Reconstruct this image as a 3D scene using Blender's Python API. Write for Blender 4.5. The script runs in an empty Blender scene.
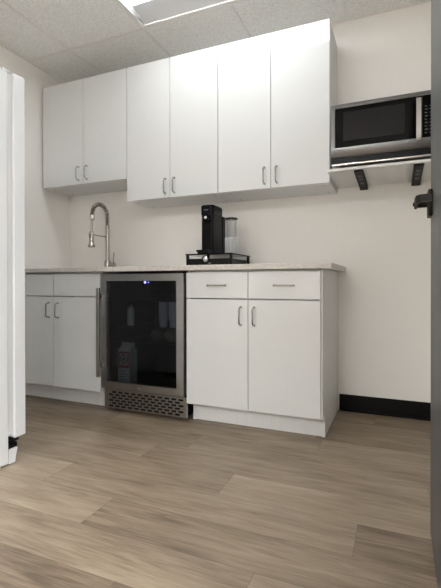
import bpy, bmesh, math, random
from mathutils import Vector, Matrix
random.seed(7)
S = bpy.context.scene
COL = S.collection
PI = math.pi

# ------------------------------------------------------------------ measures (metres)
# X along the back wall, Y into it, Z up.  Base cabinet doors lie on Y = 0, the back wall on Y = D.
D, U, CE = 0.6113, 0.2961, 2.4699
XL, XR = -2.185, 0.68
Y_REAR = -7.2
XH = 3.4            # far side of the hall the kitchen opens to

# ------------------------------------------------------------------ materials
def mat(name, col, rough=0.5, metal=0.0, coat=0.0, spec=0.5, emit=None, estr=0.0):
    m = bpy.data.materials.new(name); m.use_nodes = True
    b = m.node_tree.nodes['Principled BSDF']
    b.inputs['Base Color'].default_value = (*col, 1)
    b.inputs['Roughness'].default_value = rough
    b.inputs['Metallic'].default_value = metal
    b.inputs['Coat Weight'].default_value = coat
    b.inputs['Coat Roughness'].default_value = 0.05
    b.inputs['Specular IOR Level'].default_value = spec
    if emit:
        b.inputs['Emission Color'].default_value = (*emit, 1)
        b.inputs['Emission Strength'].default_value = estr
    return m

def N(m, t, **kw):
    n = m.node_tree.nodes.new(t)
    for k, v in kw.items(): setattr(n, k, v)
    return n
def L(m, a, b): m.node_tree.links.new(a, b)
def P(m): return m.node_tree.nodes['Principled BSDF']

def noise_mix(m, c1, c2, scale, stretch=(1, 1, 1), detail=4, lo=0.35, hi=0.65, bump=0.0, rough=None, coord='Object'):
    tc = N(m, 'ShaderNodeTexCoord'); mp = N(m, 'ShaderNodeMapping')
    mp.inputs['Scale'].default_value = stretch
    L(m, tc.outputs[coord], mp.inputs['Vector'])
    nz = N(m, 'ShaderNodeTexNoise'); nz.inputs['Scale'].default_value = scale; nz.inputs['Detail'].default_value = detail
    L(m, mp.outputs['Vector'], nz.inputs['Vector'])
    cr = N(m, 'ShaderNodeValToRGB')
    cr.color_ramp.elements[0].position = lo; cr.color_ramp.elements[0].color = (*c1, 1)
    cr.color_ramp.elements[1].position = hi; cr.color_ramp.elements[1].color = (*c2, 1)
    L(m, nz.outputs['Fac'], cr.inputs['Fac'])
    L(m, cr.outputs['Color'], P(m).inputs['Base Color'])
    if bump:
        b = N(m, 'ShaderNodeBump'); b.inputs['Strength'].default_value = bump; b.inputs['Distance'].default_value = 0.002
        L(m, nz.outputs['Fac'], b.inputs['Height']); L(m, b.outputs['Normal'], P(m).inputs['Normal'])
    return nz

M = {}
M['wall'] = mat('wall_paint', (.66, .625, .59), .75)
noise_mix(M['wall'], (.825, .81, .785), (.84, .825, .80), 90, bump=.08)
M['gloss_white'] = mat('gloss_white_laminate', (.635, .652, .655), .05, spec=.6)
M['melamine'] = mat('white_melamine', (.76, .755, .74), .42)
noise_mix(M['melamine'], (.63, .635, .63), (.66, .665, .66), 14, (8, 8, .5))
M['counter'] = mat('speckled_laminate', (.6, .57, .53), .45)
noise_mix(M['counter'], (.42, .395, .36), (.60, .58, .545), 60, (1, 1.5, 2), detail=6, lo=.25, hi=.6)
M['steel'] = mat('brushed_steel', (.52, .50, .47), .32, 1)
noise_mix(M['steel'], (.31, .30, .285), (.37, .36, .34), 40, (.4, 8, 12), bump=.02)
M['nickel'] = mat('brushed_nickel', (.42, .42, .415), .26, 1)
M['mw_steel'] = mat('dark_brushed_steel', (.17, .17, .172), .30, 1)
M['faucet'] = mat('satin_nickel', (.46, .44, .41), .26, 1)
M['chrome'] = mat('chrome', (.75, .75, .75), .12, 1)
M['bright_steel'] = mat('bright_steel', (.66, .65, .63), .25, 1)
M['black'] = mat('black_plastic', (.004, .004, .005), .30, spec=.16)
M['black_matte'] = mat('matte_black', (.004, .004, .004), .6, spec=.12)
M['black_gloss'] = mat('black_glass', (.003, .003, .004), .06, spec=.13)
M['mw_window'] = mat('dark_window_mesh', (.014, .0135, .016), .15, spec=.16)
M['bracket'] = mat('black_steel', (.005, .005, .005), .5, spec=.12)
M['slot'] = mat('slot_edge', (.07, .07, .07), .5)
M['fridge'] = mat('white_enamel', (.80, .82, .84), .35)
noise_mix(M['fridge'], (.66, .68, .70), (.68, .70, .72), 260, bump=.12)
M['gasket'] = mat('grey_gasket', (.62, .63, .65), .6)
M['vinyl'] = mat('black_vinyl', (.006, .005, .0045), .5, spec=.12)
M['lever'] = mat('dark_bronze', (.014, .010, .008), .5, 0, spec=.2)
M['tbar'] = mat('ceiling_grid', (.80, .79, .77), .5)
M['reflector'] = mat('white_reflector', (.50, .50, .50), .5)
M['paper'] = mat('white_carton', (.80, .77, .70), .5)
M['red'] = mat('red_print', (.42, .05, .04), .5)
M['ink'] = mat('dark_print', (.05, .06, .08), .5)
M['blue_led'] = mat('blue_display', (.05, .05, .3), .4, emit=(.18, .2, 1), estr=3.0)
M['jar'] = mat('pale_glass_jar', (.55, .56, .50), .2)
M['ribbed'] = mat('pale_ribbed_plastic', (.62, .63, .66), .3)
M['wire'] = mat('shelf_wire', (.10, .10, .10), .4, .8)
M['key'] = mat('grey_key_print', (.09, .09, .095), .5)
M['dotdark'] = mat('cam_cover_grey', (.20, .19, .18), .5)
M['tooldark'] = mat('dark_logo', (.10, .10, .10), .5)
M['logo_white'] = mat('white_print', (.6, .6, .6), .5)

def glass(name, col, rough=0.03, tint=0.9, refl=0.5):
    m = bpy.data.materials.new(name); m.use_nodes = True
    nt = m.node_tree; nt.nodes.remove(nt.nodes['Principled BSDF'])
    out = nt.nodes['Material Output']
    tr = N(m, 'ShaderNodeBsdfTransparent'); tr.inputs['Color'].default_value = (*[c * tint for c in col], 1)
    gl = N(m, 'ShaderNodeBsdfGlossy'); gl.inputs['Roughness'].default_value = rough
    fr = N(m, 'ShaderNodeFresnel'); fr.inputs['IOR'].default_value = 1.45
    mu = N(m, 'ShaderNodeMath', operation='MULTIPLY'); mu.inputs[1].default_value = refl
    mx = N(m, 'ShaderNodeMixShader')
    L(m, fr.outputs['Fac'], mu.inputs[0]); L(m, mu.outputs[0], mx.inputs['Fac'])
    L(m, tr.outputs[0], mx.inputs[1]); L(m, gl.outputs[0], mx.inputs[2]); L(m, mx.outputs[0], out.inputs['Surface'])
    return m
M['tint_glass'] = glass('smoked_glass', (.50, .52, .55), .04, 1, 1.0)
M['clear'] = glass('clear_plastic', (.95, .96, .97), .05, .96, .35)
def frost(name, a):
    m = glass(name, (.93, .94, .95), .1, .95, .8)
    nt = m.node_tree; out = nt.nodes['Material Output']; prev = out.inputs['Surface'].links[0].from_socket
    df = N(m, 'ShaderNodeBsdfDiffuse'); df.inputs['Color'].default_value = (.8, .81, .82, 1)
    mx = N(m, 'ShaderNodeMixShader'); mx.inputs['Fac'].default_value = a
    L(m, prev, mx.inputs[1]); L(m, df.outputs[0], mx.inputs[2]); L(m, mx.outputs[0], out.inputs['Surface'])
    return m
M['frosted'] = frost('frosted_ribbed_plastic', .36)

# dark door veneer
M['veneer'] = mat('charcoal_veneer', (.075, .078, .08), .42)
noise_mix(M['veneer'], (.060, .062, .064), (.105, .107, .108), 9, (6, 6, .35), detail=8, lo=.3, hi=.7, bump=.05)
M['door_frame'] = mat('door_frame_paint', (.10, .10, .10), .5)

# ceiling tile: fine fissures
m = M['tile'] = mat('acoustic_tile', (.6, .58, .55), .9)
tc = N(m, 'ShaderNodeTexCoord')
n1 = N(m, 'ShaderNodeTexNoise'); n1.inputs['Scale'].default_value = 150; n1.inputs['Detail'].default_value = 5
L(m, tc.outputs['Object'], n1.inputs['Vector'])
cr = N(m, 'ShaderNodeValToRGB')
cr.color_ramp.elements[0].position = .36; cr.color_ramp.elements[0].color = (.72, .725, .715, 1)
cr.color_ramp.elements[1].position = .55; cr.color_ramp.elements[1].color = (.90, .905, .895, 1)
L(m, n1.outputs['Fac'], cr.inputs['Fac']); L(m, cr.outputs['Color'], P(m).inputs['Base Color'])
bp = N(m, 'ShaderNodeBump'); bp.inputs['Strength'].default_value = .35; bp.inputs['Distance'].default_value = .003
L(m, n1.outputs['Fac'], bp.inputs['Height']); L(m, bp.outputs['Normal'], P(m).inputs['Normal'])

# floor plank: oak grain, tone per plank
m = M['plank'] = mat('oak_vinyl_plank', (.3, .24, .18), .42)
at = N(m, 'ShaderNodeAttribute', attribute_name='tone')
tc = N(m, 'ShaderNodeTexCoord')
off = N(m, 'ShaderNodeVectorMath', operation='MULTIPLY_ADD')
L(m, at.outputs['Color'], off.inputs[0]); off.inputs[1].default_value = (7.3, 5.1, 3.7)
L(m, tc.outputs['Object'], off.inputs[2])
mp = N(m, 'ShaderNodeMapping'); mp.inputs['Scale'].default_value = (1.3, 13, 1); L(m, off.outputs[0], mp.inputs['Vector'])
nA = N(m, 'ShaderNodeTexNoise'); nA.inputs['Scale'].default_value = 2.2; nA.inputs['Detail'].default_value = 9; nA.inputs['Roughness'].default_value = .62
nA.inputs['Distortion'].default_value = 1.1
L(m, mp.outputs[0], nA.inputs['Vector'])
mp2 = N(m, 'ShaderNodeMapping'); mp2.inputs['Scale'].default_value = (3, 70, 1); L(m, off.outputs[0], mp2.inputs['Vector'])
nB = N(m, 'ShaderNodeTexNoise'); nB.inputs['Scale'].default_value = 3; nB.inputs['Detail'].default_value = 5
L(m, mp2.outputs[0], nB.inputs['Vector'])
mp3 = N(m, 'ShaderNodeMapping'); mp3.inputs['Scale'].default_value = (1.6, 5, 1); L(m, off.outputs[0], mp3.inputs['Vector'])
nC = N(m, 'ShaderNodeTexNoise'); nC.inputs['Scale'].default_value = 1.7; nC.inputs['Detail'].default_value = 2
L(m, mp3.outputs[0], nC.inputs['Vector'])
def madd(a, k, b=None, c=0.0):
    n = N(m, 'ShaderNodeMath', operation='MULTIPLY_ADD'); L(m, a, n.inputs[0]); n.inputs[1].default_value = k
    if b is not None: L(m, b, n.inputs[2])
    else: n.inputs[2].default_value = c
    return n.outputs[0]
v = madd(nA.outputs['Fac'], .80, None, -.54)
v = madd(nB.outputs['Fac'], .46, v)
v = madd(nC.outputs['Fac'], .45, v)
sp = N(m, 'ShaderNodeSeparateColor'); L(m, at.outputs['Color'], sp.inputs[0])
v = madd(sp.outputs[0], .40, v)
cr = N(m, 'ShaderNodeValToRGB'); e = cr.color_ramp.elements
e[0].position = .22; e[0].color = (.128, .094, .064, 1)
e[1].position = .95; e[1].color = (.43, .355, .268, 1)
k = e.new(.52); k.color = (.268, .209, .149, 1)
k = e.new(.70); k.color = (.338, .271, .198, 1)
L(m, v, cr.inputs['Fac']); L(m, cr.outputs['Color'], P(m).inputs['Base Color'])
bp = N(m, 'ShaderNodeBump'); bp.inputs['Strength'].default_value = .12; bp.inputs['Distance'].default_value = .002
L(m, nB.outputs['Fac'], bp.inputs['Height']); L(m, bp.outputs['Normal'], P(m).inputs['Normal'])
M['seam'] = mat('plank_seam', (.10, .075, .055), .7)

# ------------------------------------------------------------------ mesh helpers
ORG = {}
class MB:
    def __init__(s): s.b = bmesh.new(); s.mats = []
    def mi(s, m):
        if m not in s.mats: s.mats.append(m)
        return s.mats.index(m)
    def box(s, x0, x1, y0, y1, z0, z1, bev=0.0, seg=2, m=None, edges=None):
        b = s.b
        vs = [b.verts.new((x, y, z)) for x in (x0, x1) for y in (y0, y1) for z in (z0, z1)]
        fs = [b.faces.new([vs[i] for i in q]) for q in ((0, 1, 3, 2), (4, 6, 7, 5), (0, 4, 5, 1), (2, 3, 7, 6), (0, 2, 6, 4), (1, 5, 7, 3))]
        if m is not None:
            for f in fs: f.material_index = s.mi(m)
        if bev:
            es = list({e for f in fs for e in f.edges})
            if edges: es = [e for e in es if edges(e)]
            bmesh.ops.bevel(b, geom=es, offset=bev, segments=seg, profile=.5, affect='EDGES', clamp_overlap=True)
        return s
    def prism(s, pts, axis, a0, a1, m=None):
        # closed outline pts (2D) pushed along an axis: 'x' pts=(y,z), 'y' pts=(x,z), 'z' pts=(x,y)
        def mk(p, a): return (a, p[0], p[1]) if axis == 'x' else (p[0], a, p[1]) if axis == 'y' else (p[0], p[1], a)
        b = s.b; A = [b.verts.new(mk(p, a0)) for p in pts]; B = [b.verts.new(mk(p, a1)) for p in pts]
        n = len(pts); fs = [b.faces.new(A), b.faces.new(B[::-1])]
        for i in range(n): fs.append(b.faces.new((A[i], B[i], B[(i + 1) % n], A[(i + 1) % n])))
        if m is not None:
            for f in fs: f.material_index = s.mi(m)
        return s
    def tube(s, path, r, seg=12, closed=False, m=None, caps=True):
        b = s.b; path = [Vector(p) for p in path]; n = len(path)
        rr = r if isinstance(r, (list, tuple)) else [r] * n
        t0 = (path[1] - path[0]).normalized()
        up = Vector((0, 0, 1)) if abs(t0.z) < .9 else Vector((1, 0, 0))
        u = t0.cross(up).normalized(); rings = []
        for i, p in enumerate(path):
            a = path[i - 1] if i or closed else p; c = path[(i + 1) % n] if i < n - 1 or closed else p
            t = (c - a).normalized()
            u = (u - t * u.dot(t)).normalized(); w = t.cross(u)
            rings.append([b.verts.new(p + (u * math.cos(2 * PI * k / seg) + w * math.sin(2 * PI * k / seg)) * rr[i]) for k in range(seg)])
        fs = []
        for i in range(n if closed else n - 1):
            A, B = rings[i], rings[(i + 1) % n]
            for k in range(seg): fs.append(b.faces.new((A[k], A[(k + 1) % seg], B[(k + 1) % seg], B[k])))
        if caps and not closed: fs += [b.faces.new(rings[0][::-1]), b.faces.new(rings[-1])]
        if m is not None:
            for f in fs: f.material_index = s.mi(m)
        return s
    def lathe(s, c, prof, seg=32, axis='z', m=None, rot=None):
        # prof: (radius, height) from bottom to top around c
        b = s.b; c = Vector(c); rings = []
        for r, h in prof:
            ring = []
            for k in range(seg):
                a = 2 * PI * k / seg
                v = Vector((math.cos(a) * r, math.sin(a) * r, h))
                if axis == 'y': v = Vector((v.x, h, v.y))
                if axis == 'x': v = Vector((h, v.x, v.y))
                ring.append(b.verts.new(c + v))
            rings.append(ring)
        fs = []
        for A, B in zip(rings, rings[1:]):
            for k in range(seg): fs.append(b.faces.new((A[k], A[(k + 1) % seg], B[(k + 1) % seg], B[k])))
        fs += [b.faces.new(rings[0][::-1]), b.faces.new(rings[-1])]
        if m is not None:
            for f in fs: f.material_index = s.mi(m)
        return s
    def build(s, name, m, parent=None, loc=None, label=None, smooth=True, ang=32):
        b = s.b
        if s.mats and m not in s.mats:
            # faces left at index 0 belong to s.mats[0]; keep order
            pass
        bmesh.ops.recalc_face_normals(b, faces=b.faces)
        if smooth:
            for f in b.faces: f.smooth = True
            for e in b.edges:
                ok = len(e.link_faces) == 2 and e.calc_face_angle(0) < math.radians(ang)
                if ok and e.calc_face_angle(0) > .02:      # a broad flat face keeps its own normal beside a narrow bevel
                    a1, a2 = sorted(f.calc_area() for f in e.link_faces)
                    ok = a2 < 12 * a1
                e.smooth = ok
        o_loc = Vector(ORG[parent.name]) if parent is not None else Vector(loc) if loc is not None else None
        if o_loc is None:
            zs = [v.co for v in b.verts]
            o_loc = Vector((sum(v.x for v in zs) / len(zs), sum(v.y for v in zs) / len(zs), min(v.z for v in zs)))
        bmesh.ops.translate(b, verts=b.verts, vec=-o_loc)
        me = bpy.data.meshes.new(name); b.to_mesh(me); b.free()
        for mm in (s.mats or [m]): me.materials.append(mm)
        o = bpy.data.objects.new(name, me); COL.objects.link(o)
        if parent is not None: o.parent = parent
        else: o.location = o_loc
        ORG[o.name] = tuple(o_loc)
        if label: o['label'] = label
        return o

def thing(name, label, cat, loc, group=None):
    o = bpy.data.objects.new(name, None); COL.objects.link(o); o.location = loc; o.empty_display_size = .05
    o['label'] = label; o['category'] = cat
    if group: o['group'] = group
    ORG[o.name] = tuple(loc)
    return o
def tag(o, label, cat, group=None):
    o['label'] = label; o['category'] = cat
    if group: o['group'] = group
    return o
def struct(o): o['kind'] = 'structure'; return o
def arc(c, r, a0, a1, n, plane='yz'):
    out = []
    for i in range(n + 1):
        a = a0 + (a1 - a0) * i / n; p, q = r * math.cos(a), r * math.sin(a)
        out.append((c[0], c[1] + p, c[2] + q) if plane == 'yz' else (c[0] + p, c[1] + q, c[2]) if plane == 'xy' else (c[0] + p, c[1], c[2] + q))
    return out

# ------------------------------------------------------------------ setting
def build_floor():
    b = bmesh.new(); tone = b.loops.layers.float_color.new('tone')
    W, LEN, g = .18, 1.22, .0005
    y_of = lambda r: -1.025 + W * r
    rnd = random.Random(3)
    x0, x1, y0, y1 = XL, XH, Y_REAR, D
    for r in range(-36, 11):
        ya, yb = max(y_of(r), y0), min(y_of(r + 1), y1)
        if yb - ya < .002: continue
        off = {2: -.28, 5: 0.0, 4: .62, 3: -.75}.get(r, -.63 + .1235 * r + .7415 * r * r)
        k0 = math.floor((x0 - off) / LEN)
        for k in range(k0, k0 + 7):
            xa, xb = max(off + k * LEN, x0), min(off + (k + 1) * LEN, x1)
            t = rnd.random()
            if r == 0 and k == -1: t = .80
            if r == 0 and k == 0: t = .38
            if r == 1 and xa > .1 and xa < .4: t = .28
            if r == 1 and xb > .1 and xb < .4: t = .62
            if r == -1 and abs(xa + .012) < .02: t = .72
            if r == -1 and abs(xb + .012) < .02: t = .5
            if r == 2 and abs(xa + .28) < .02: t = .80
            if r == 2 and abs(xb + .28) < .02: t = .52
            if r == 5 and abs(xa) < .02: t = .66
            if r == 5 and abs(xb) < .02: t = .42
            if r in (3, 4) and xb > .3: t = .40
            if r > 5 and xb > .3: t = .24  # shade beside the base cabinet put into the plank tone
            if xb - xa < .003: continue
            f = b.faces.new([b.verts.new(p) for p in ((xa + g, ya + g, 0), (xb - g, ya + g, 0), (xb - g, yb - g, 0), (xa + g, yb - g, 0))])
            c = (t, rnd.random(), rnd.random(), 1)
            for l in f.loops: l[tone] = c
    f = b.faces.new([b.verts.new(p) for p in ((x0, y0, -.0015), (x1, y0, -.0015), (x1, y1, -.0015), (x0, y1, -.0015))]); f.material_index = 1
    for z in (-.06,):
        f = b.faces.new([b.verts.new(p) for p in ((x0, y1, z), (x1, y1, z), (x1, y0, z), (x0, y0, z))]); f.material_index = 1
    me = bpy.data.meshes.new('floor'); b.to_mesh(me); b.free()
    me.materials.append(M['plank']); me.materials.append(M['seam'])
    o = bpy.data.objects.new('floor', me); COL.objects.link(o); struct(o)
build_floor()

t = .1
struct(MB().box(XL - t, XR + t, D, D + t, -.06, 2.64).build('wall_back', M['wall']))
struct(MB().box(XL - t, XL, Y_REAR, D, -.06, 2.64).build('wall_left', M['wall']))
struct(MB().box(XR, XR + t, -1.55, D, -.06, 2.64).build('wall_right', M['wall']))
struct(MB().box(.53, XH, -1.66, -1.55, -.06, 2.64).build('wall_front', M['wall']))
struct(MB().box(XL, XH, Y_REAR - t, Y_REAR, -.06, 2.64).build('wall_rear', M['wall']))
struct(MB().box(XH, XH + t, Y_REAR, -1.55, -.06, 2.64).build('wall_hall', M['wall']))

# suspended ceiling: tiles as one surface with openings for the lights, grid bars below them
GX = [.06 + .615 * k for k in range(-4, 7)]
GY = [.177 - .61 * k for k in range(0, 13)]
cells_x = [XL] + [x for x in GX if XL < x < XH] + [XH]
cells_y = [D] + [y for y in GY if y > Y_REAR] + [Y_REAR]
LIGHTS = [(-1.17, .06, -.433, .177), (-1.17, .06, -5.313, -4.703), (1.29, 2.52, -2.873, -2.263), (1.29, 2.52, -5.313, -4.703)]
cb = bmesh.new()
for i in range(len(cells_x) - 1):
    for j in range(len(cells_y) - 1):
        xa, xb, ya, yb = cells_x[i], cells_x[i + 1], cells_y[j + 1], cells_y[j]
        xm, ym = (xa + xb) / 2, (ya + yb) / 2
        if any(l[0] < xm < l[1] and l[2] < ym < l[3] for l in LIGHTS): continue
        q = .0082
        xa, xb, ya, yb = xa + q, xb - q, ya + q, yb - q
        cb.faces.new([cb.verts.new(p) for p in ((xa, ya, CE), (xa, yb, CE), (xb, yb, CE), (xb, ya, CE))])
for z in (2.64,):
    cb.faces.new([cb.verts.new(p) for p in ((XL, Y_REAR, z), (XL, D, z), (XH, D, z), (XH, Y_REAR, z))])
me = bpy.data.meshes.new('ceiling'); cb.to_mesh(me); cb.free(); me.materials.append(M['tile'])
o = bpy.data.objects.new('ceiling', me); COL.objects.link(o); struct(o)
g = MB(); w = .0075
for x in GX:
    if not XL < x < XH: continue
    ys = [D, Y_REAR]
    cuts = sorted([(l[3], l[2]) for l in LIGHTS if l[0] + .1 < x < l[1] - .1], reverse=True)
    y = D
    for a, bb in cuts: g.box(x - w, x + w, a, y, CE - .004, CE - .0005); y = bb
    g.box(x - w, x + w, Y_REAR, y, CE - .004, CE - .0005)
for y in GY:
    if y > Y_REAR: g.box(XL + .02, XH, y - w, y + w, CE - .0035, CE - .0004)
struct(g.build('trim_1', M['tbar']))
a = MB()
a.box(XL, XL + .022, Y_REAR, D, CE - .005, CE - .0006)
a.box(XL + .022, XR, D - .022, D, CE - .005, CE - .0006)
struct(a.build('trim_2', M['tbar']))

struct(MB().prism([(D - .0005, 0.0005), (D - .016, .0005), (D - .012, .006), (D - .005, .014), (D - .0045, .102), (D - .0005, .104)], 'x', .0165, XR - .001).build('baseboard_back', M['vinyl']))

def troffer(name, l, label, lit):
    x0, x1, y0, y1 = l
    t = thing(name, label, 'ceiling light', ((x0 + x1) / 2, (y0 + y1) / 2, CE), 'recessed ceiling lights')
    e = .012
    f = MB()
    zf0, zf1 = CE - .003, CE + .01
    f.box(x0 + .01, x1 - .01, y0 + .01, y0 + .03, zf0, zf1); f.box(x0 + .01, x1 - .01, y1 - .03, y1 - .01, zf0, zf1)
    f.box(x0 + .01, x0 + .03, y0 + .03, y1 - .03, zf0, zf1); f.box(x1 - .03, x1 - .01, y0 + .03, y1 - .03, zf0, zf1)
    f.build('frame', M['tbar'], t)
    r = MB(); ym = (y0 + y1) / 2
    hw, lens = (y1 - y0) / 2 - .03, .124
    for sgn in (1, -1):       # curved side reflectors rising towards the lens
        pts = []
        for i in range(9):
            q = i / 8
            yy = ym + sgn * (hw - (hw - lens) * q); zz = CE + .003 + .035 * math.sin(q * PI / 2)
            pts.append((yy, zz))
        outer = [(p[0], p[1] + .004) for p in pts[::-1]]
        r.prism(pts + outer, 'x', x0 + .03, x1 - .03)
    r.build('reflector', M['reflector'], t)
    for xx in (x0 + .026, x1 - .030):
        MB().box(xx, xx + .004, y0 + .03, y1 - .03, CE + .002, CE + .075).build('end_plate', M['reflector'], t)
    d = MB(); pts = []
    for i in range(13):
        q = -1 + 2 * i / 12; pts.append((ym + q * lens, CE + .030 - .026 * math.cos(q * PI / 2)))
    d.prism(pts + [(p[0], p[1] + .004) for p in pts[::-1]], 'x', x0 + .031, x1 - .031)
    d.build('diffuser', lit, t)
    MB().box(x0 + .02, x1 - .02, y0 + .02, y1 - .02, CE + .076, CE + .12).build('housing', M['reflector'], t)
def lamp(name, k):
    return mat(name, (.9, .9, .9), .4, emit=(.955, .98, 1), estr=k)
troffer('ceiling_light', LIGHTS[0], 'lit recessed rectangular ceiling light in front of the white wall cabinets', lamp('lit_diffuser', 8))
hall = lamp('hall_fill_diffuser', 88)  # added unseen fill lights, placed where the cabinet doors don't mirror them
for l in LIGHTS[1:]:
    troffer('hall_fill_light', l, 'unseen recessed fill light added out in the hall behind the doorway', hall)

# ------------------------------------------------------------------ handles
def bow_handle(c, length, vertical, parent, proj=.030, mt='nickel'):
    """flat wire pull: straight grip, two short curved feet; c = centre on the door face (x,y,z), grip towards -Y"""
    x, y, z = c; h = length / 2; pts = []
    prof = [(-h, 0), (-h, -.008), (-h + .002, -.018), (-h + .008, -proj + .003), (-h + .016, -proj), (h - .016, -proj), (h - .008, -proj + .003), (h - .002, -.018), (h, -.008), (h, 0)]
    for s, d in prof:
        pts.append((x, y + d - .0003, z + s) if vertical else (x + s, y + d - .0003, z))
    mb = MB().tube(pts, .0046, 10)
    for s in (-h, h):
        mb.lathe((x, y - .0003, z + s) if vertical else (x + s, y - .0003, z), [(.0065, 0), (.0065, -.004), (.005, -.006)], 14, 'y')
    return mb.build('handle', M[mt], parent)

G = .0016   # half a reveal
def slab(name, x0, x1, z0, z1, yf, parent, label=None, th=.018):
    return MB().box(x0 + G, x1 - G, yf, yf + th, z0 + G, z1 - G, bev=.0012, seg=2).build(name, M['gloss_white'], parent, label=label)

# ------------------------------------------------------------------ wall cabinets
def wall_cabinet(name, x0, x1, xm, z0, z1, label, hz, hx):
    t = thing(name, label, 'cabinet', ((x0 + x1) / 2, D, z0), 'white wall cabinets')
    b = MB(); p = .017; y0, y1 = U + .020, D - .001; e = .0006
    b.box(x0 + e, x0 + p, y0, y1, z0, z1); b.box(x1 - p, x1 - e, y0, y1, z0, z1)
    b.box(x0 + p, x1 - p, y0, y1, z0, z0 + p); b.box(x0 + p, x1 - p, y0, y1, z1 - p, z1)
    b.box(x0 + p, x1 - p, y1 - .006, y1, z0 + p, z1 - p)
    b.build('body', M['melamine'], t)
    for dx in (x0 + .06, x1 - .045):
        for dy in (U + .06, D - .06):
            MB().lathe((dx, dy, z0 - .0012), [(.006, 0), (.0065, .0012)], 12).build('cam_cover', M['dotdark'], t)
    for (a, c, hh) in ((x0, xm, hx[0]), (xm, x1, hx[1])):
        dr = slab('door', a, c, z0, z1, U, t)
        bow_handle((hh, U, hz), .098, True, dr)
wall_cabinet('wall_cabinet', -2.1642, -1.3873, -1.773, 1.542, 2.318, 'shorter white wall cabinet hung above the spring-neck faucet', 1.622, (-1.814, -1.7355))
wall_cabinet('wall_cabinet.001', -1.3863, -.6930, -1.0411, 1.383, 2.318, 'tall white wall cabinet between the shorter one and the one next to the microwave', 1.4615, (-1.0735, -1.005))
wall_cabinet('wall_cabinet.002', -.6920, .0029, -.3453, 1.383, 2.318, 'tall white wall cabinet whose side panel meets the microwave shelf', 1.4615, (-.385, -.308))

# ------------------------------------------------------------------ base cabinets
def base_cabinet(name, x0, x1, xm, label, drawers, left_to=None, end_panel=False):
    t = thing(name, label, 'cabinet', ((x0 + x1) / 2, .3, 0), 'white base cabinets')
    p = .0165; y0, y1 = .020, D - .001; z0, z1 = .1105, .8834; ky = .089
    b = MB()
    def side(a, c):
        b.prism([(y0, z0), (ky, z0), (ky, .0008), (y1, .0008), (y1, z1), (y0, z1)], 'x', a, c)
    side(x0 + .0006, x0 + p); side(x1 - p, x1 - .0006)
    b.box(x0 + p, x1 - p, y0, y1, z0, z0 + p)
    b.box(x0 + p, x1 - p, y1 - .006, y1, z0 + p, z1)
    b.box(x0 + p, x1 - p, y0 + .012, y0 + .09, z1 - .016, z1)
    b.build('body', M['melamine'], t)
    MB().box((left_to if left_to is not None else x0 + p + .0004), x1 - p - .0004, ky + .001, ky + .015, .003, z0 - .0005).build('toe_kick', M['melamine'], t)
    zd = .7242; zt = .8735; zb = .118
    xe = .0005 if end_panel else x1
    for i, (a, c) in enumerate(((x0, xm), (xm, xe))):
        dr = slab('drawer_front' if drawers else 'false_front', a, c, zd + .0012, zt, 0, t)
        if drawers: bow_handle(((-.5735, -.1895)[i], 0, .799), .106, False, dr)
        do = slab('door', a, c, zb, zd - .0012, 0, t)
        hx = ((-.429, -.352), (-1.805, -1.7265))[0 if drawers else 1][i]
        bow_handle((hx, 0, .632), .098, True, do)
base_cabinet('base_cabinet', -2.16, -1.3775, -1.7683, 'white sink base cabinet under the faucet with two plain false drawer fronts', False)
base_cabinet('base_cabinet.001', -.7642, .0092, -.3875, 'white base cabinet under the coffee maker with two handled drawers over two doors', True, end_panel=True)

# countertop
ct = MB().box(XL + .0015, 0.0568, -.027, D - .0008, .8842, .9139, bev=.003, seg=3).build('countertop', M['counter'])
tag(ct, 'speckled beige laminate countertop running over both base cabinets and the beverage cooler', 'countertop')

# ------------------------------------------------------------------ beverage cooler
bf = thing('beverage_fridge', 'stainless steel beverage cooler with dark glass door between the base cabinets', 'fridge', (-1.06, .3, 0))
x0, x1 = -1.356, -.786; y0, y1, z0, z1 = .032, .59, .024, .866
b = MB(); p = .03
b.box(x0, x0 + p, y0, y1, z0, z1); b.box(x1 - p, x1, y0, y1, z0, z1)
b.box(x0 + p, x1 - p, y0, y1, z1 - p, z1); b.box(x0 + p, x1 - p, y0, y1, z0, .15)
b.box(x0 + p, x1 - p, y1 - p, y1, .15, z1 - p)
b.build('cabinet', M['black_matte'], bf)
for fx in (x0 + .05, x1 - .05):
    for fy in (y0 + .05, y1 - .05): MB().lathe((fx, fy, .0008), [(.016, 0), (.016, .018), (.009, .0225)], 16).build('foot', M['black_matte'], bf)
fx0, fx1, fz0, fz1 = -1.3625, -.7755, .156, .868; ix0, ix1, iz0, iz1 = -1.326, -.8225, .197, .826
fy0, fy1 = -.012, .029
fr = MB()
def mitre_frame(mb, X0, X1, Z0, Z1, x0, x1, z0, z1, ya, yb):
    for q in ([(X0, Z0), (X1, Z0), (x1, z0), (x0, z0)], [(X1, Z0), (X1, Z1), (x1, z1), (x1, z0)],
              [(X1, Z1), (X0, Z1), (x0, z1), (x1, z1)], [(X0, Z1), (X0, Z0), (x0, z0), (x0, z1)]):
        mb.prism(q, 'y', ya, yb)
mitre_frame(fr, fx0, fx1, fz0, fz1, ix0, ix1, iz0, iz1, fy0, fy1)
fo = fr.build('door_frame', M['steel'], bf)
MB().box(ix0 + .0005, ix1 - .0005, -.006, .004, iz0 + .0005, iz1 - .0005).build('glass', M['tint_glass'], fo, label='dark smoked glass pane')
hb = MB().box(-1.360, -1.336, -.066, -.050, .230, .783, bev=.003, seg=3)
hd = hb.build('handle', M['steel'], fo)
for z in (.731, .300): MB().box(-1.358, -1.340, -.0505, fy0 - .0002, z - .012, z + .012, bev=.002).build('handle_post', M['nickel'], fo)
MB().lathe((-1.079, fy0 - .0003, .172), [(.007, 0), (.007, -.003), (.0055, -.004)], 20, 'y').build('lock', M['chrome'], fo)
dp = MB()
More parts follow.
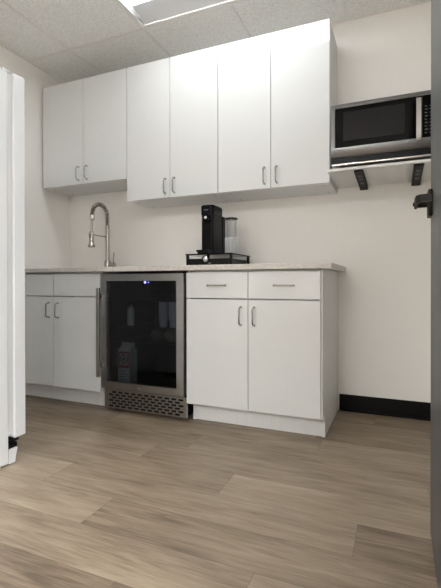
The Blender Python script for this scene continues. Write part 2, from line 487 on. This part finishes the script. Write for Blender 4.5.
dp.box(-1.046, -1.032, -.0072, -.0064, .811, .823); dp.box(-1.018, -1.012, -.0072, -.0064, .813, .819)
dp.build('display', M['blue_led'], fo, label='small blue lit display')
# vent plate with staggered oval openings
vp = MB().box(-1.355, -.7700, .014, .0305, .024, .144, m=M['steel'])
def oval(cx, cz, hw, hh):
    pts = []
    for i in range(9): a = PI / 2 + PI * i / 8; pts.append((cx - hw + hh + hh * math.cos(a), cz + hh * math.sin(a)))
    for i in range(9): a = -PI / 2 + PI * i / 8; pts.append((cx + hw - hh + hh * math.cos(a), cz + hh * math.sin(a)))
    return pts
rows = 6
for r in range(rows):
    cz = .040 + r * .0174
    n = 11
    for k in range(n):
        cx = -1.306 + k * .0475 + (.0237 if r % 2 else 0)
        if cx > -.80: continue
        vp.prism(oval(cx, cz, .0172, .0058), 'y', .0134, .0142, m=M['black_matte'])
vp.build('vent_plate', M['steel'], bf)
for z in (.44, .53, .70):
    s = MB()
    s.tube([(x0 + p + .002, .06, z), (x1 - p - .002, .06, z)], .003, 8); s.tube([(x0 + p + .002, y1 - p - .02, z), (x1 - p - .002, y1 - p - .02, z)], .003, 8)
    for k in range(22):
        xx = x0 + p + .02 + k * (x1 - x0 - 2 * p - .04) / 21
        s.tube([(xx, .06, z), (xx, y1 - p - .02, z)], .0016, 6)
    s.build('wire_shelf', M['wire'], bf)

# things inside the cooler
c = thing('milk_carton', 'white and red gable-top carton at the bottom of the beverage cooler', 'carton', (-1.277, .15, .1503))
b = MB(); a0, a1, b0, b1 = -1.322, -1.232, .105, .190; zb, zs, zt = .1503, .372, .402
b.box(a0, a1, b0, b1, zb, zs, m=M['paper'])
b.prism([(b0, zs), (b1, zs), ((b0 + b1) / 2 + .004, zt), ((b0 + b1) / 2 - .004, zt)], 'x', a0, a1, m=M['paper'])
b.build('carton_body', M['paper'], c)
MB().box(a0 + .002, a1 + .012, (b0 + b1) / 2 - .003, (b0 + b1) / 2 + .003, zt - .004, .424, m=M['paper']).build('gable_fin', M['paper'], c)
lb = MB()
for zz0, zz1 in ((.355, .366), (.262, .280)): lb.box(a0 + .004, a1 - .004, b0 - .0010, b0 - .0002, zz0, zz1, m=M['red'])
lb.box(a0 + .004, a0 + .014, b0 - .0010, b0 - .0002, .28, .355, m=M['red']); lb.box(a1 - .014, a1 - .004, b0 - .0010, b0 - .0002, .28, .355, m=M['red'])
lb.lathe((-1.277, b0 - .0002, .318), [(.029, 0), (.029, -.0012)], 28, 'y', m=M['ink'])
lb.lathe((-1.277, b0 - .0015, .318), [(.021, 0), (.021, -.0006)], 28, 'y', m=M['paper'])
lb.lathe((-1.277, b0 - .0022, .318), [(.012, 0), (.012, -.0006)], 20, 'y', m=M['ink'])
for k in range(4): lb.box(a0 + .012, a1 - .012 - .01 * (k % 2), b0 - .0010, b0 - .0002, .185 + k * .018, .189 + k * .018, m=M['ink'])
lb.build('printed_label', M['red'], c)

j = thing('glass_jar', 'small pale jar with a metal lid on the wire shelf of the beverage cooler', 'jar', (-1.252, .15, .5335))
MB().lathe((-1.252, .15, .5335), [(.020, 0), (.024, .004), (.024, .105), (.019, .114), (.019, .118)], 24).build('jar_body', M['jar'], j)
MB().lathe((-1.252, .15, .652), [(.021, 0), (.021, .013), (.0195, .015)], 24).build('lid', M['bright_steel'], j)
for i, xx in enumerate((-1.005, -.934)):
    pr = []
    zbase = .5335
    pr += [(.022, 0), (.024, .004), (.025, .045), (.030, .050)]
    for k in range(9): pr += [(.031, .052 + k * .012), (.0285, .058 + k * .012)]
    pr += [(.031, .160), (.029, .163)]
    bo = MB().lathe((xx, .15, zbase), pr, 28).build('ribbed_tumbler' if i == 0 else 'ribbed_tumbler.001', M['ribbed'], loc=(xx, .15, zbase))
    tag(bo, ('pale ribbed plastic tumbler stack inside the cooler, the one farther from the door hinge', 'pale ribbed plastic tumbler stack inside the cooler, right beside the hinge side of the frame')[i], 'tumbler', 'ribbed tumblers in the cooler')
for i, xx in enumerate((-1.06, -.955)):
    pr = [(.022, 0)] + [(.042 * math.sin(a) , .040 - .040 * math.cos(a)) for a in [PI * (.2 + .7 * k / 10) for k in range(11)]]
    bo = MB().lathe((xx, .16, .4430), [(.016, 0)] + [(.040 * math.sin(PI * q), .038 - .038 * math.cos(PI * q)) for q in (.15, .25, .35, .45, .55, .65, .75, .85)] + [(.010, .074)], 24).build('fruit' if i == 0 else 'fruit.001', mat('citrus_skin', (.16, .135, .105), .5), loc=(xx, .16, .4430))
    tag(bo, ('round pale fruit on a dark cooler shelf, nearer the carton', 'round pale fruit on a dark cooler shelf, nearer the hinge side')[i], 'fruit', 'fruit in the cooler')

# ------------------------------------------------------------------ faucet
fx, fy = -1.730, .520
fa = thing('faucet', 'brushed nickel spring-neck kitchen faucet with pull-down spray standing on the countertop', 'faucet', (fx, fy, .9142))
MB().lathe((fx, fy, .9142), [(.028, 0), (.028, .006), (.0235, .010), (.0235, .070), (.021, .076), (.0155, .082)], 32).build('base', M['faucet'], fa)
MB().lathe((fx, fy, .9964), [(.0148, 0), (.0148, .235), (.0165, .238), (.0165, .262), (.012, .266)], 28).build('column', M['faucet'], fa)
R = .088; cz = 1.322; cyc = fy - R
path = [(fx, fy, 1.255 + .011 * i) for i in range(0, 6)] + arc((fx, cyc, cz), R, 0, PI, 28) + [(fx, fy - 2 * R, cz - .002)]
MB().tube(path, .0085, 12).build('inner_hose', M['black_matte'], fa)
# spring around the hose
def resample(pts, n):
    pts = [Vector(p) for p in pts]; ls = [0]
    for a, c in zip(pts, pts[1:]): ls.append(ls[-1] + (c - a).length)
    out = []
    for i in range(n):
        s = ls[-1] * i / (n - 1); k = max(j for j in range(len(ls)) if ls[j] <= s + 1e-9); k = min(k, len(pts) - 2)
        out.append(pts[k].lerp(pts[k + 1], (s - ls[k]) / (ls[k + 1] - ls[k])))
    return out
cp = resample(path, 460); turns = 27; coil = []
for i, p in enumerate(cp):
    tq = (cp[min(i + 1, 459)] - cp[max(i - 1, 0)]).normalized(); ux = Vector((1, 0, 0)); ww = tq.cross(ux)
    an = 2 * PI * turns * i / 459
    coil.append(p + (ux * math.cos(an) + ww * math.sin(an)) * .0135)
MB().tube(coil, .0036, 6).build('spring', M['faucet'], fa)
yh = fy - 2 * R
MB().lathe((fx, yh, 1.280), [(.010, 0), (.0175, .005), (.0175, .036), (.013, .041)], 24).build('collar', M['bright_steel'], fa)
MB().tube([(fx, yh, 1.286), (fx, yh - .004, 1.24), (fx, yh - .008, 1.195)], .0075, 12).build('hose', M['nickel'], fa)
sh = MB().lathe((fx, yh - .009, 1.078), [(.024, 0), (.027, .004), (.027, .014), (.020, .024), (.0175, .04), (.0175, .105), (.0155, .116), (.010, .120)], 28).build('spray_head', M['faucet'], fa)
MB().box(fx - .005, fx + .005, yh - .0285, yh - .024, 1.145, 1.178, bev=.002).build('spray_button', M['black'], sh)
ar = MB().tube([(fx, fy - .012, 1.172), (fx, yh + .012, 1.172)], .0045, 10)
ar.tube(arc((fx, yh - .009, 1.172), .0205, .0, 2 * PI, 24, 'xy')[:-1], .0042, 8, closed=True)
ar.lathe((fx, fy, 1.162), [(.0165, 0), (.0165, .020)], 24)
ar.build('holder_arm', M['faucet'], fa)
lv = MB().tube([(fx + .02, fy, .955), (fx + .068, fy, .955)], .0175, 20)
lo = lv.build('valve', M['faucet'], fa)
MB().tube([(fx + .056, fy, .968), (fx + .060, fy, 1.05)], .0046, 10).build('lever', M['faucet'], lo)

# ------------------------------------------------------------------ capsule drawer stand
sx0, sx1, sy0, sy1 = -.876, -.557, .200, .535; sz = .9142
st = thing('capsule_drawer', 'low black coffee capsule drawer stand with glass top under the coffee maker', 'drawer stand', ((sx0 + sx1) / 2, (sy0 + sy1) / 2, sz))
ZT = .995
tp = MB().box(sx0, sx1, sy0, sy1, ZT - .0085, ZT, bev=.003, m=M['black_gloss'])
tp.build('top', M['black_gloss'], st, label='black glass top')
for px in (sx0 + .012, sx1 - .012):
    for py in (sy0 + .012, sy1 - .012):
        MB().box(px - .008, px + .008, py - .008, py + .008, sz, ZT - .0087, bev=.002).build('post', M['black'], st)
tr = MB()
tr.box(sx0 + .022, sx1 - .022, sy0 + .004, sy0 + .010, sz + .003, sz + .049, bev=.0015)
tr.box(sx0 + .022, sx0 + .028, sy0 + .010, sy1 - .024, sz + .003, sz + .049)
tr.box(sx1 - .028, sx1 - .022, sy0 + .010, sy1 - .024, sz + .003, sz + .049)
tr.box(sx0 + .028, sx1 - .028, sy1 - .030, sy1 - .024, sz + .003, sz + .049)
tr.box(sx0 + .028, sx1 - .028, sy0 + .010, sy1 - .030, sz + .003, sz + .008)
dro = tr.build('drawer', M['black'], st)
MB().lathe((-.735, sy0 + .0036, sz + .041), [(.028, 0), (.028, -.002), (.025, -.0035)], 28, 'y').build('pull_ring', M['black'], dro)
MB().lathe((-.735, sy0 + .0005, sz + .046), [(.017, 0), (.017, -.003), (.014, -.007), (.008, -.010), (.003, -.011)], 24, 'y').build('pull_cup', M['chrome'], dro, label='shiny chrome round pull')
lg = MB()
for k in range(9): lg.box(-.742 + k * .0045, -.7395 + k * .0045 + (.0006 if k % 3 else 0), sy0 + .0032, sy0 + .0038, sz + .0185, sz + .0225)
lg.build('logo', M['logo_white'], dro, label='tiny white logo lettering')

# ------------------------------------------------------------------ coffee maker
mx, my = -.7585, .40; mz = ZT + .0004
cm = thing('coffee_maker', 'tall black capsule coffee maker standing on the capsule drawer stand', 'coffee maker', (mx, my, mz))
def dshape(hw, yf, yb, rf, n=10):
    """rounded-front outline: front at yf (towards -Y), flat back at yb"""
    pts = []
    for i in range(n + 1): a = PI + PI / 2 * i / n; pts.append((mx - hw + rf + rf * math.cos(a), yf + rf + rf * math.sin(a)))
    for i in range(n + 1): a = 1.5 * PI + PI / 2 * i / n; pts.append((mx + hw - rf + rf * math.cos(a), yf + rf + rf * math.sin(a)))
    for i in range(n + 1): a = PI / 2 * i / n; pts.append((mx + hw - .012 + .012 * math.cos(a), yb - .012 + .012 * math.sin(a)))
    for i in range(n + 1): a = PI / 2 + PI / 2 * i / n; pts.append((mx - hw + .012 + .012 * math.cos(a), yb - .012 + .012 * math.sin(a)))
    return pts
MB().prism(dshape(.042, .276, .425, .012), 'z', mz, mz + .252).build('body', M['black'], cm)
h = MB(); h.prism(dshape(.046, .268, .425, .022), 'z', mz + .2525, mz + .308)
h.prism(dshape(.041, .273, .420, .020), 'z', mz + .308, mz + .314)
ho = h.build('head', M['black_gloss'], cm)
MB().box(mx - .020, mx + .012, .2672, .2678, mz + .279, mz + .284).build('logo', M['key'], ho)
MB().lathe((mx - .002, .2756, mz + .228), [(.027, 0), (.027, -.010), (.023, -.016), (.012, -.018)], 28, 'y').build('spout', M['black_gloss'], cm)
MB().lathe((mx - .002, .2574, mz + .231), [(.0095, 0), (.0095, -.004), (.006, -.006)], 20, 'y').build('button', M['chrome'], cm, label='round silver button')
MB().prism(dshape(.030, .2745, .2758, .0005), 'z', mz + .02, mz + .20).build('front_panel', M['black_matte'], cm)
wt = MB(); wt.prism(dshape(.036, .427, .505, .03), 'z', mz, mz + .262); wt.build('water_tank', M['black'], cm)
tk = MB(); tk.box(mx - .036, mx + .036, .205, .2735, mz, mz + .010, bev=.003); tk.box(mx - .040, mx + .040, .198, .2735, mz + .0104, mz + .0235, bev=.003)
tk.build('cup_tray', M['black'], cm)
for k in range(5): pass

# clear canister
cn = thing('canister', 'clear upright canister with black lid and frosted ribbed lower half beside the coffee maker', 'canister', (-.644, .405, mz))
kx, ky = -.644, .405
b = bmesh.new()
mbx = MB(); seg = 48
pr = [(.0385, 0), (.040, .003), (.0425, .108), (.0425, .112)]
def ribbed(mb, c, prof, seg, amp):
    b = mb.b; rings = []
    for r, hgt in prof:
        rings.append([b.verts.new((c[0] + (r + (amp if k % 2 else 0)) * math.cos(2 * PI * k / seg), c[1] + (r + (amp if k % 2 else 0)) * math.sin(2 * PI * k / seg), c[2] + hgt)) for k in range(seg)])
    for A, B in zip(rings, rings[1:]):
        for k in range(seg): b.faces.new((A[k], A[(k + 1) % seg], B[(k + 1) % seg], B[k]))
    b.faces.new(rings[0][::-1]); return rings
ribbed(mbx, (kx, ky, mz), pr, 48, -.0025)
mbx.build('lower_cup', M['frosted'], cn, smooth=False)
MB().lathe((kx, ky, mz + .0045), [(.034, 0), (.034, .224)], 32).build('upper_tube', M['clear'], cn)
MB().lathe((kx, ky, mz + .2290), [(.032, 0), (.043, .002), (.043, .009), (.039, .012), (.012, .013)], 32).build('lid', M['black'], cn)
MB().tube([(kx, ky, mz + .006), (kx, ky, mz + .2285)], .005, 12).build('center_rod', M['ribbed'], cn)

# ------------------------------------------------------------------ microwave shelf, brackets, microwave
SH0, SH1 = 1.415, 1.4295
sf = MB().box(.0052, .660, .183, D - .0008, SH0, SH1, bev=.001).build('wall_shelf', M['melamine'])
tag(sf, 'white shelf board carrying the microwave beside the wall cabinets', 'shelf')
def bracket(name, bx, label):
    t = thing(name, label, 'shelf bracket', (bx, D, SH0), 'black shelf brackets')
    w = .0232; zt = SH0 - .0004
    MB().prism([(.200, zt), (.200, zt - .010), (.40, zt - .014), (D - .012, zt - .022), (D - .012, zt)], 'x', bx - w, bx + w).build('arm', M['bracket'], t)
    MB().box(bx - w, bx + w, D - .0115, D - .0006, zt - .024, zt).build('wall_plate', M['bracket'], t)
    # two rounded slots and a screw head on the arm's underside (it slopes gently)
    def uz(y): return zt - .010 - (y - .200) * .004 / .2 if y < .4 else zt - .014 - (y - .4) * .008 / (D - .412)
    for ya, yb in ((.275, .32), (.345, .385), (.43, .475)):
        ym = (ya + yb) / 2
        MB().prism([(bx - .010, ya), (bx + .010, ya), (bx + .010, yb), (bx - .010, yb)], 'z', uz(ym) - .0012, uz(ym) - .0001).build('slot', M['slot'], t)
bracket('shelf_bracket', .1655, 'black steel shelf bracket under the microwave, nearer the wall cabinets')
bracket('shelf_bracket.001', .4575, 'black steel shelf bracket under the microwave, nearer the dark door')

mw = thing('microwave', 'stainless steel microwave oven with black glass front on the white wall shelf', 'microwave', (.30, .38, SH1))
X0, X1 = .0255, .590; YF = .170; ZB, ZTm = 1.4415, 1.771
MB().box(X0 + .003, X1 - .003, .200, .585, ZB + .012, ZTm - .004, bev=.004).build('body', M['steel'], mw)
MB().box(X0 + .004, X1 - .004, YF + .012, .1985, ZB + .012, ZB + .042, m=M['black']).build('base_band', M['black'], mw)
MB().box(X0 + .002, X1 - .002, YF + .010, .25, ZB + .001, ZB + .0115, bev=.003).build('base_trim', M['bright_steel'], mw, label='bright strip along the bottom')
for fxx in (X0 + .05, X1 - .05):
    for fyy in (.27, .54): MB().lathe((fxx, fyy, SH1 + .0003), [(.014, 0), (.014, .0112)], 16).build('foot', M['black'], mw)
# fascia: chamfered top and bottom, picture-frame round the glass
gx0, gx1, gz0, gz1 = .0475, .570, 1.5345, 1.7445
fb = MB()
yt = YF
fb.prism([(.1990, ZTm), (YF + .012, ZTm - .001), (YF, ZTm - .012), (YF, gz1), (YF + .004, gz1), (.1990, gz1)], 'x', X0, X1)
fb.prism([(.1990, gz0), (YF + .004, gz0), (YF, gz0), (YF, 1.512), (YF + .016, 1.486), (.1990, 1.486)], 'x', X0, X1)
fb.box(X0, gx0, YF, .1990, gz0, gz1); fb.box(gx1, X1, YF, .1990, gz0, gz1)
dr = fb.build('fascia', M['mw_steel'], mw)
MB().box(gx0 + .0004, .4695, YF + .0015, .1980, gz0 + .0004, gz1 - .0004, bev=.002).build('door', M['black_gloss'], mw)
MB().box(.0895, .392, YF + .0006, YF + .0014, 1.568, 1.720).build('window', M['mw_window'], mw)
hz = 1.6235; hp = ((-.024, -.104), (-.030, -.092), (-.034, -.052), (-.035, 0), (-.034, .052), (-.030, .092), (-.024, .103))
hm = MB().prism([(YF + a, hz + c) for a, c in hp] + [(YF + a + .009 - .003 * (abs(c) > .1), hz + c * .97) for a, c in hp[::-1]], 'x', .4425, .4645)
for z in (hz - .085, hz + .085): hm.tube([(.4535, YF - .022, z), (.4535, YF + .0012, z)], .006, 10)
hm.build('handle', M['bright_steel'], mw)
cp_ = MB().box(.4705, gx1 - .0004, YF + .0015, .1980, gz0 + .0004, gz1 - .0004, bev=.002).build('control_panel', M['black_gloss'], mw)
kb = MB()
for r in range(9):
    for q in range(4):
        kx_, kz_ = .482 + q * .021, 1.555 + r * .0165
        if r == 8 and q > 2: continue
        kb.box(kx_, kx_ + .010 + .003 * ((r + q) % 2), YF + .0006, YF + .0014, kz_, kz_ + .005)
kb.build('key_print', M['key'], cp_)
lg = MB()
for k in range(8):
    lg.box(.056 + k * .006, .0595 + k * .006 + .001 * (k % 3), YF - .0006, YF - .0001, 1.519, 1.523 + .001 * (k % 2))
lg.build('logo', M['tooldark'], dr)

# ------------------------------------------------------------------ refrigerator
FX0, FX1 = -1.995, -1.235; FYB, FYF = -1.52, -.797
rf = thing('refrigerator', 'large white refrigerator standing across from the base cabinets, seen from its side', 'refrigerator', ((FX0 + FX1) / 2, -1.12, 0))
MB().box(FX0, FX1, FYB, FYF, 0.0065, 1.752, bev=.006, seg=3).build('body', M['fridge'], rf)
for rx in (FX0 + .06, FX1 - .06):
    for ry in (FYB + .06, FYF - .06): MB().tube([(rx - .012, ry, .0105), (rx + .012, ry, .0105)], .010, 14).build('roller', M['black_matte'], rf)
MB().box(FX0 + .012, FX1 - .010, FYF + .0004, -.7665, .128, 1.751).build('gasket', M['gasket'], rf)
for a, c in ((FX0, -1.660), (-1.654, FX1)):
    MB().box(a, c, -.766, -.7055, .112, 1.761, bev=.004, seg=3).build('door', M['fridge'], rf)
MB().box(FX1 - .10, FX1 - .004, -.82, -.78, 1.7525, 1.764, bev=.004).build('hinge_cover', M['fridge'], rf)
kp = MB().prism([(FYF + .0006, .0045), (FYF + .034, .0045), (FYF + .038, .030), (FYF + .047, .060), (FYF + .047, .068), (FYF + .0006, .068)], 'x', FX0 + .004, FX1 - .002)
kp.build('kick_grille', M['fridge'], rf)
hg = MB()
hg.box(FX1 - .12, FX1 - .0025, FYF + .0006, -.741, .0975, .1075, bev=.002)
hg.box(FX1 - .12, FX1 - .006, FYF + .0006, -.746, .0685, .0900, bev=.004)
hg.build('hinge', M['black'], rf)

# ------------------------------------------------------------------ dark door, open across the doorway's side
DX, DT = .4555, .045; DY0, DY1 = -1.545, -.634
dm = MB().box(DX, DX + DT, DY0, DY1, .008, 2.04, bev=.0015)
do = struct(dm.build('door_1', M['veneer'], loc=(DX + DT, DY0, 0)))
for sgn, xf in ((-1, DX), (1, DX + DT)):
    s = sgn; ly = -.690; lz = 1.056
    es = MB()
    a, c = sorted((xf + s * .0003, xf + s * .013))
    es.box(a, c, ly - .030, ly + .030, lz - .040, lz + .042, bev=.004)
    ro = es.build('rosette', M['lever'], do)
    pts = [(xf + s * .0135, ly, lz), (xf + s * .036, ly, lz), (xf + s * .043, ly - .004, lz), (xf + s * .046, ly - .013, lz)]
    lv = MB().tube(pts, .0095, 14)
    # flat lever with a return to the door at its free end
    def blade(ps, hw=.0115, th=.008):
        n = len(ps)
        for (p, q) in zip(ps, ps[1:]):
            dx, dy = q[0] - p[0], q[1] - p[1]; l = math.hypot(dx, dy); nx, ny = -dy / l * th / 2, dx / l * th / 2; ex, ey = dx / l * .002, dy / l * .002
            lv.prism([(p[0] + nx - ex, p[1] + ny - ey), (q[0] + nx + ex, q[1] + ny + ey), (q[0] - nx + ex, q[1] - ny + ey), (p[0] - nx - ex, p[1] - ny - ey)], 'z', lz - hw, lz + hw)
    blade([(xf + s * .046, ly + .008), (xf + s * .047, ly - .06), (xf + s * .044, ly - .095), (xf + s * .036, ly - .108), (xf + s * .010, ly - .112)])
    lv.build('lever_handle', M['lever'], do)
MB().box(DX + .008, DX + DT - .008, DY1 + .0002, DY1 + .002, .98, 1.11).build('latch_plate', M['lever'], do)
for z in (.25, 1.02, 1.80):
    MB().tube([(DX + DT + .006, DY0 - .001, z - .05), (DX + DT + .006, DY0 - .001, z + .05)], .006, 10).build('hinge', M['lever'], do)

# ------------------------------------------------------------------ camera
f, yaw, pitch, roll = 415.94, .4019, .0046, .0012
cy, sy = math.cos(yaw), math.sin(yaw); cp, sp_ = math.cos(pitch), math.sin(pitch); c_r, s_r = math.cos(roll), math.sin(roll)
right = Vector((cy, sy, 0)); fwd0 = Vector((-sy, cy, 0)); upv = Vector((0, 0, 1))
F = fwd0 * cp - upv * sp_; u2 = fwd0 * sp_ + upv * cp
Rv = right * c_r - u2 * s_r; Uv = right * s_r + u2 * c_r
cam = bpy.data.cameras.new('camera'); co = bpy.data.objects.new('camera', cam); COL.objects.link(co)
mtx = Matrix((Rv, Uv, -F)).transposed().to_4x4(); mtx.translation = Vector((.3565, -2.1303, .8131)); co.matrix_world = mtx
cam.sensor_fit = 'VERTICAL'; cam.sensor_height = 36; cam.lens = 36 * f / 588; cam.shift_y = -(294 - 284.75) / 588; cam.clip_start = .02
S.camera = co

w = bpy.data.worlds.new('world'); S.world = w; w.use_nodes = True
w.node_tree.nodes['Background'].inputs['Color'].default_value = (.5, .5, .5, 1); w.node_tree.nodes['Background'].inputs['Strength'].default_value = .3
S.view_settings.view_transform = 'Standard'; S.view_settings.look = 'None'; S.view_settings.gamma = 1
S.view_settings.use_curve_mapping = False; S.view_settings.exposure = 0.68
S.cycles.use_denoising = True
S.cycles.max_bounces = 12; S.cycles.diffuse_bounces = 10
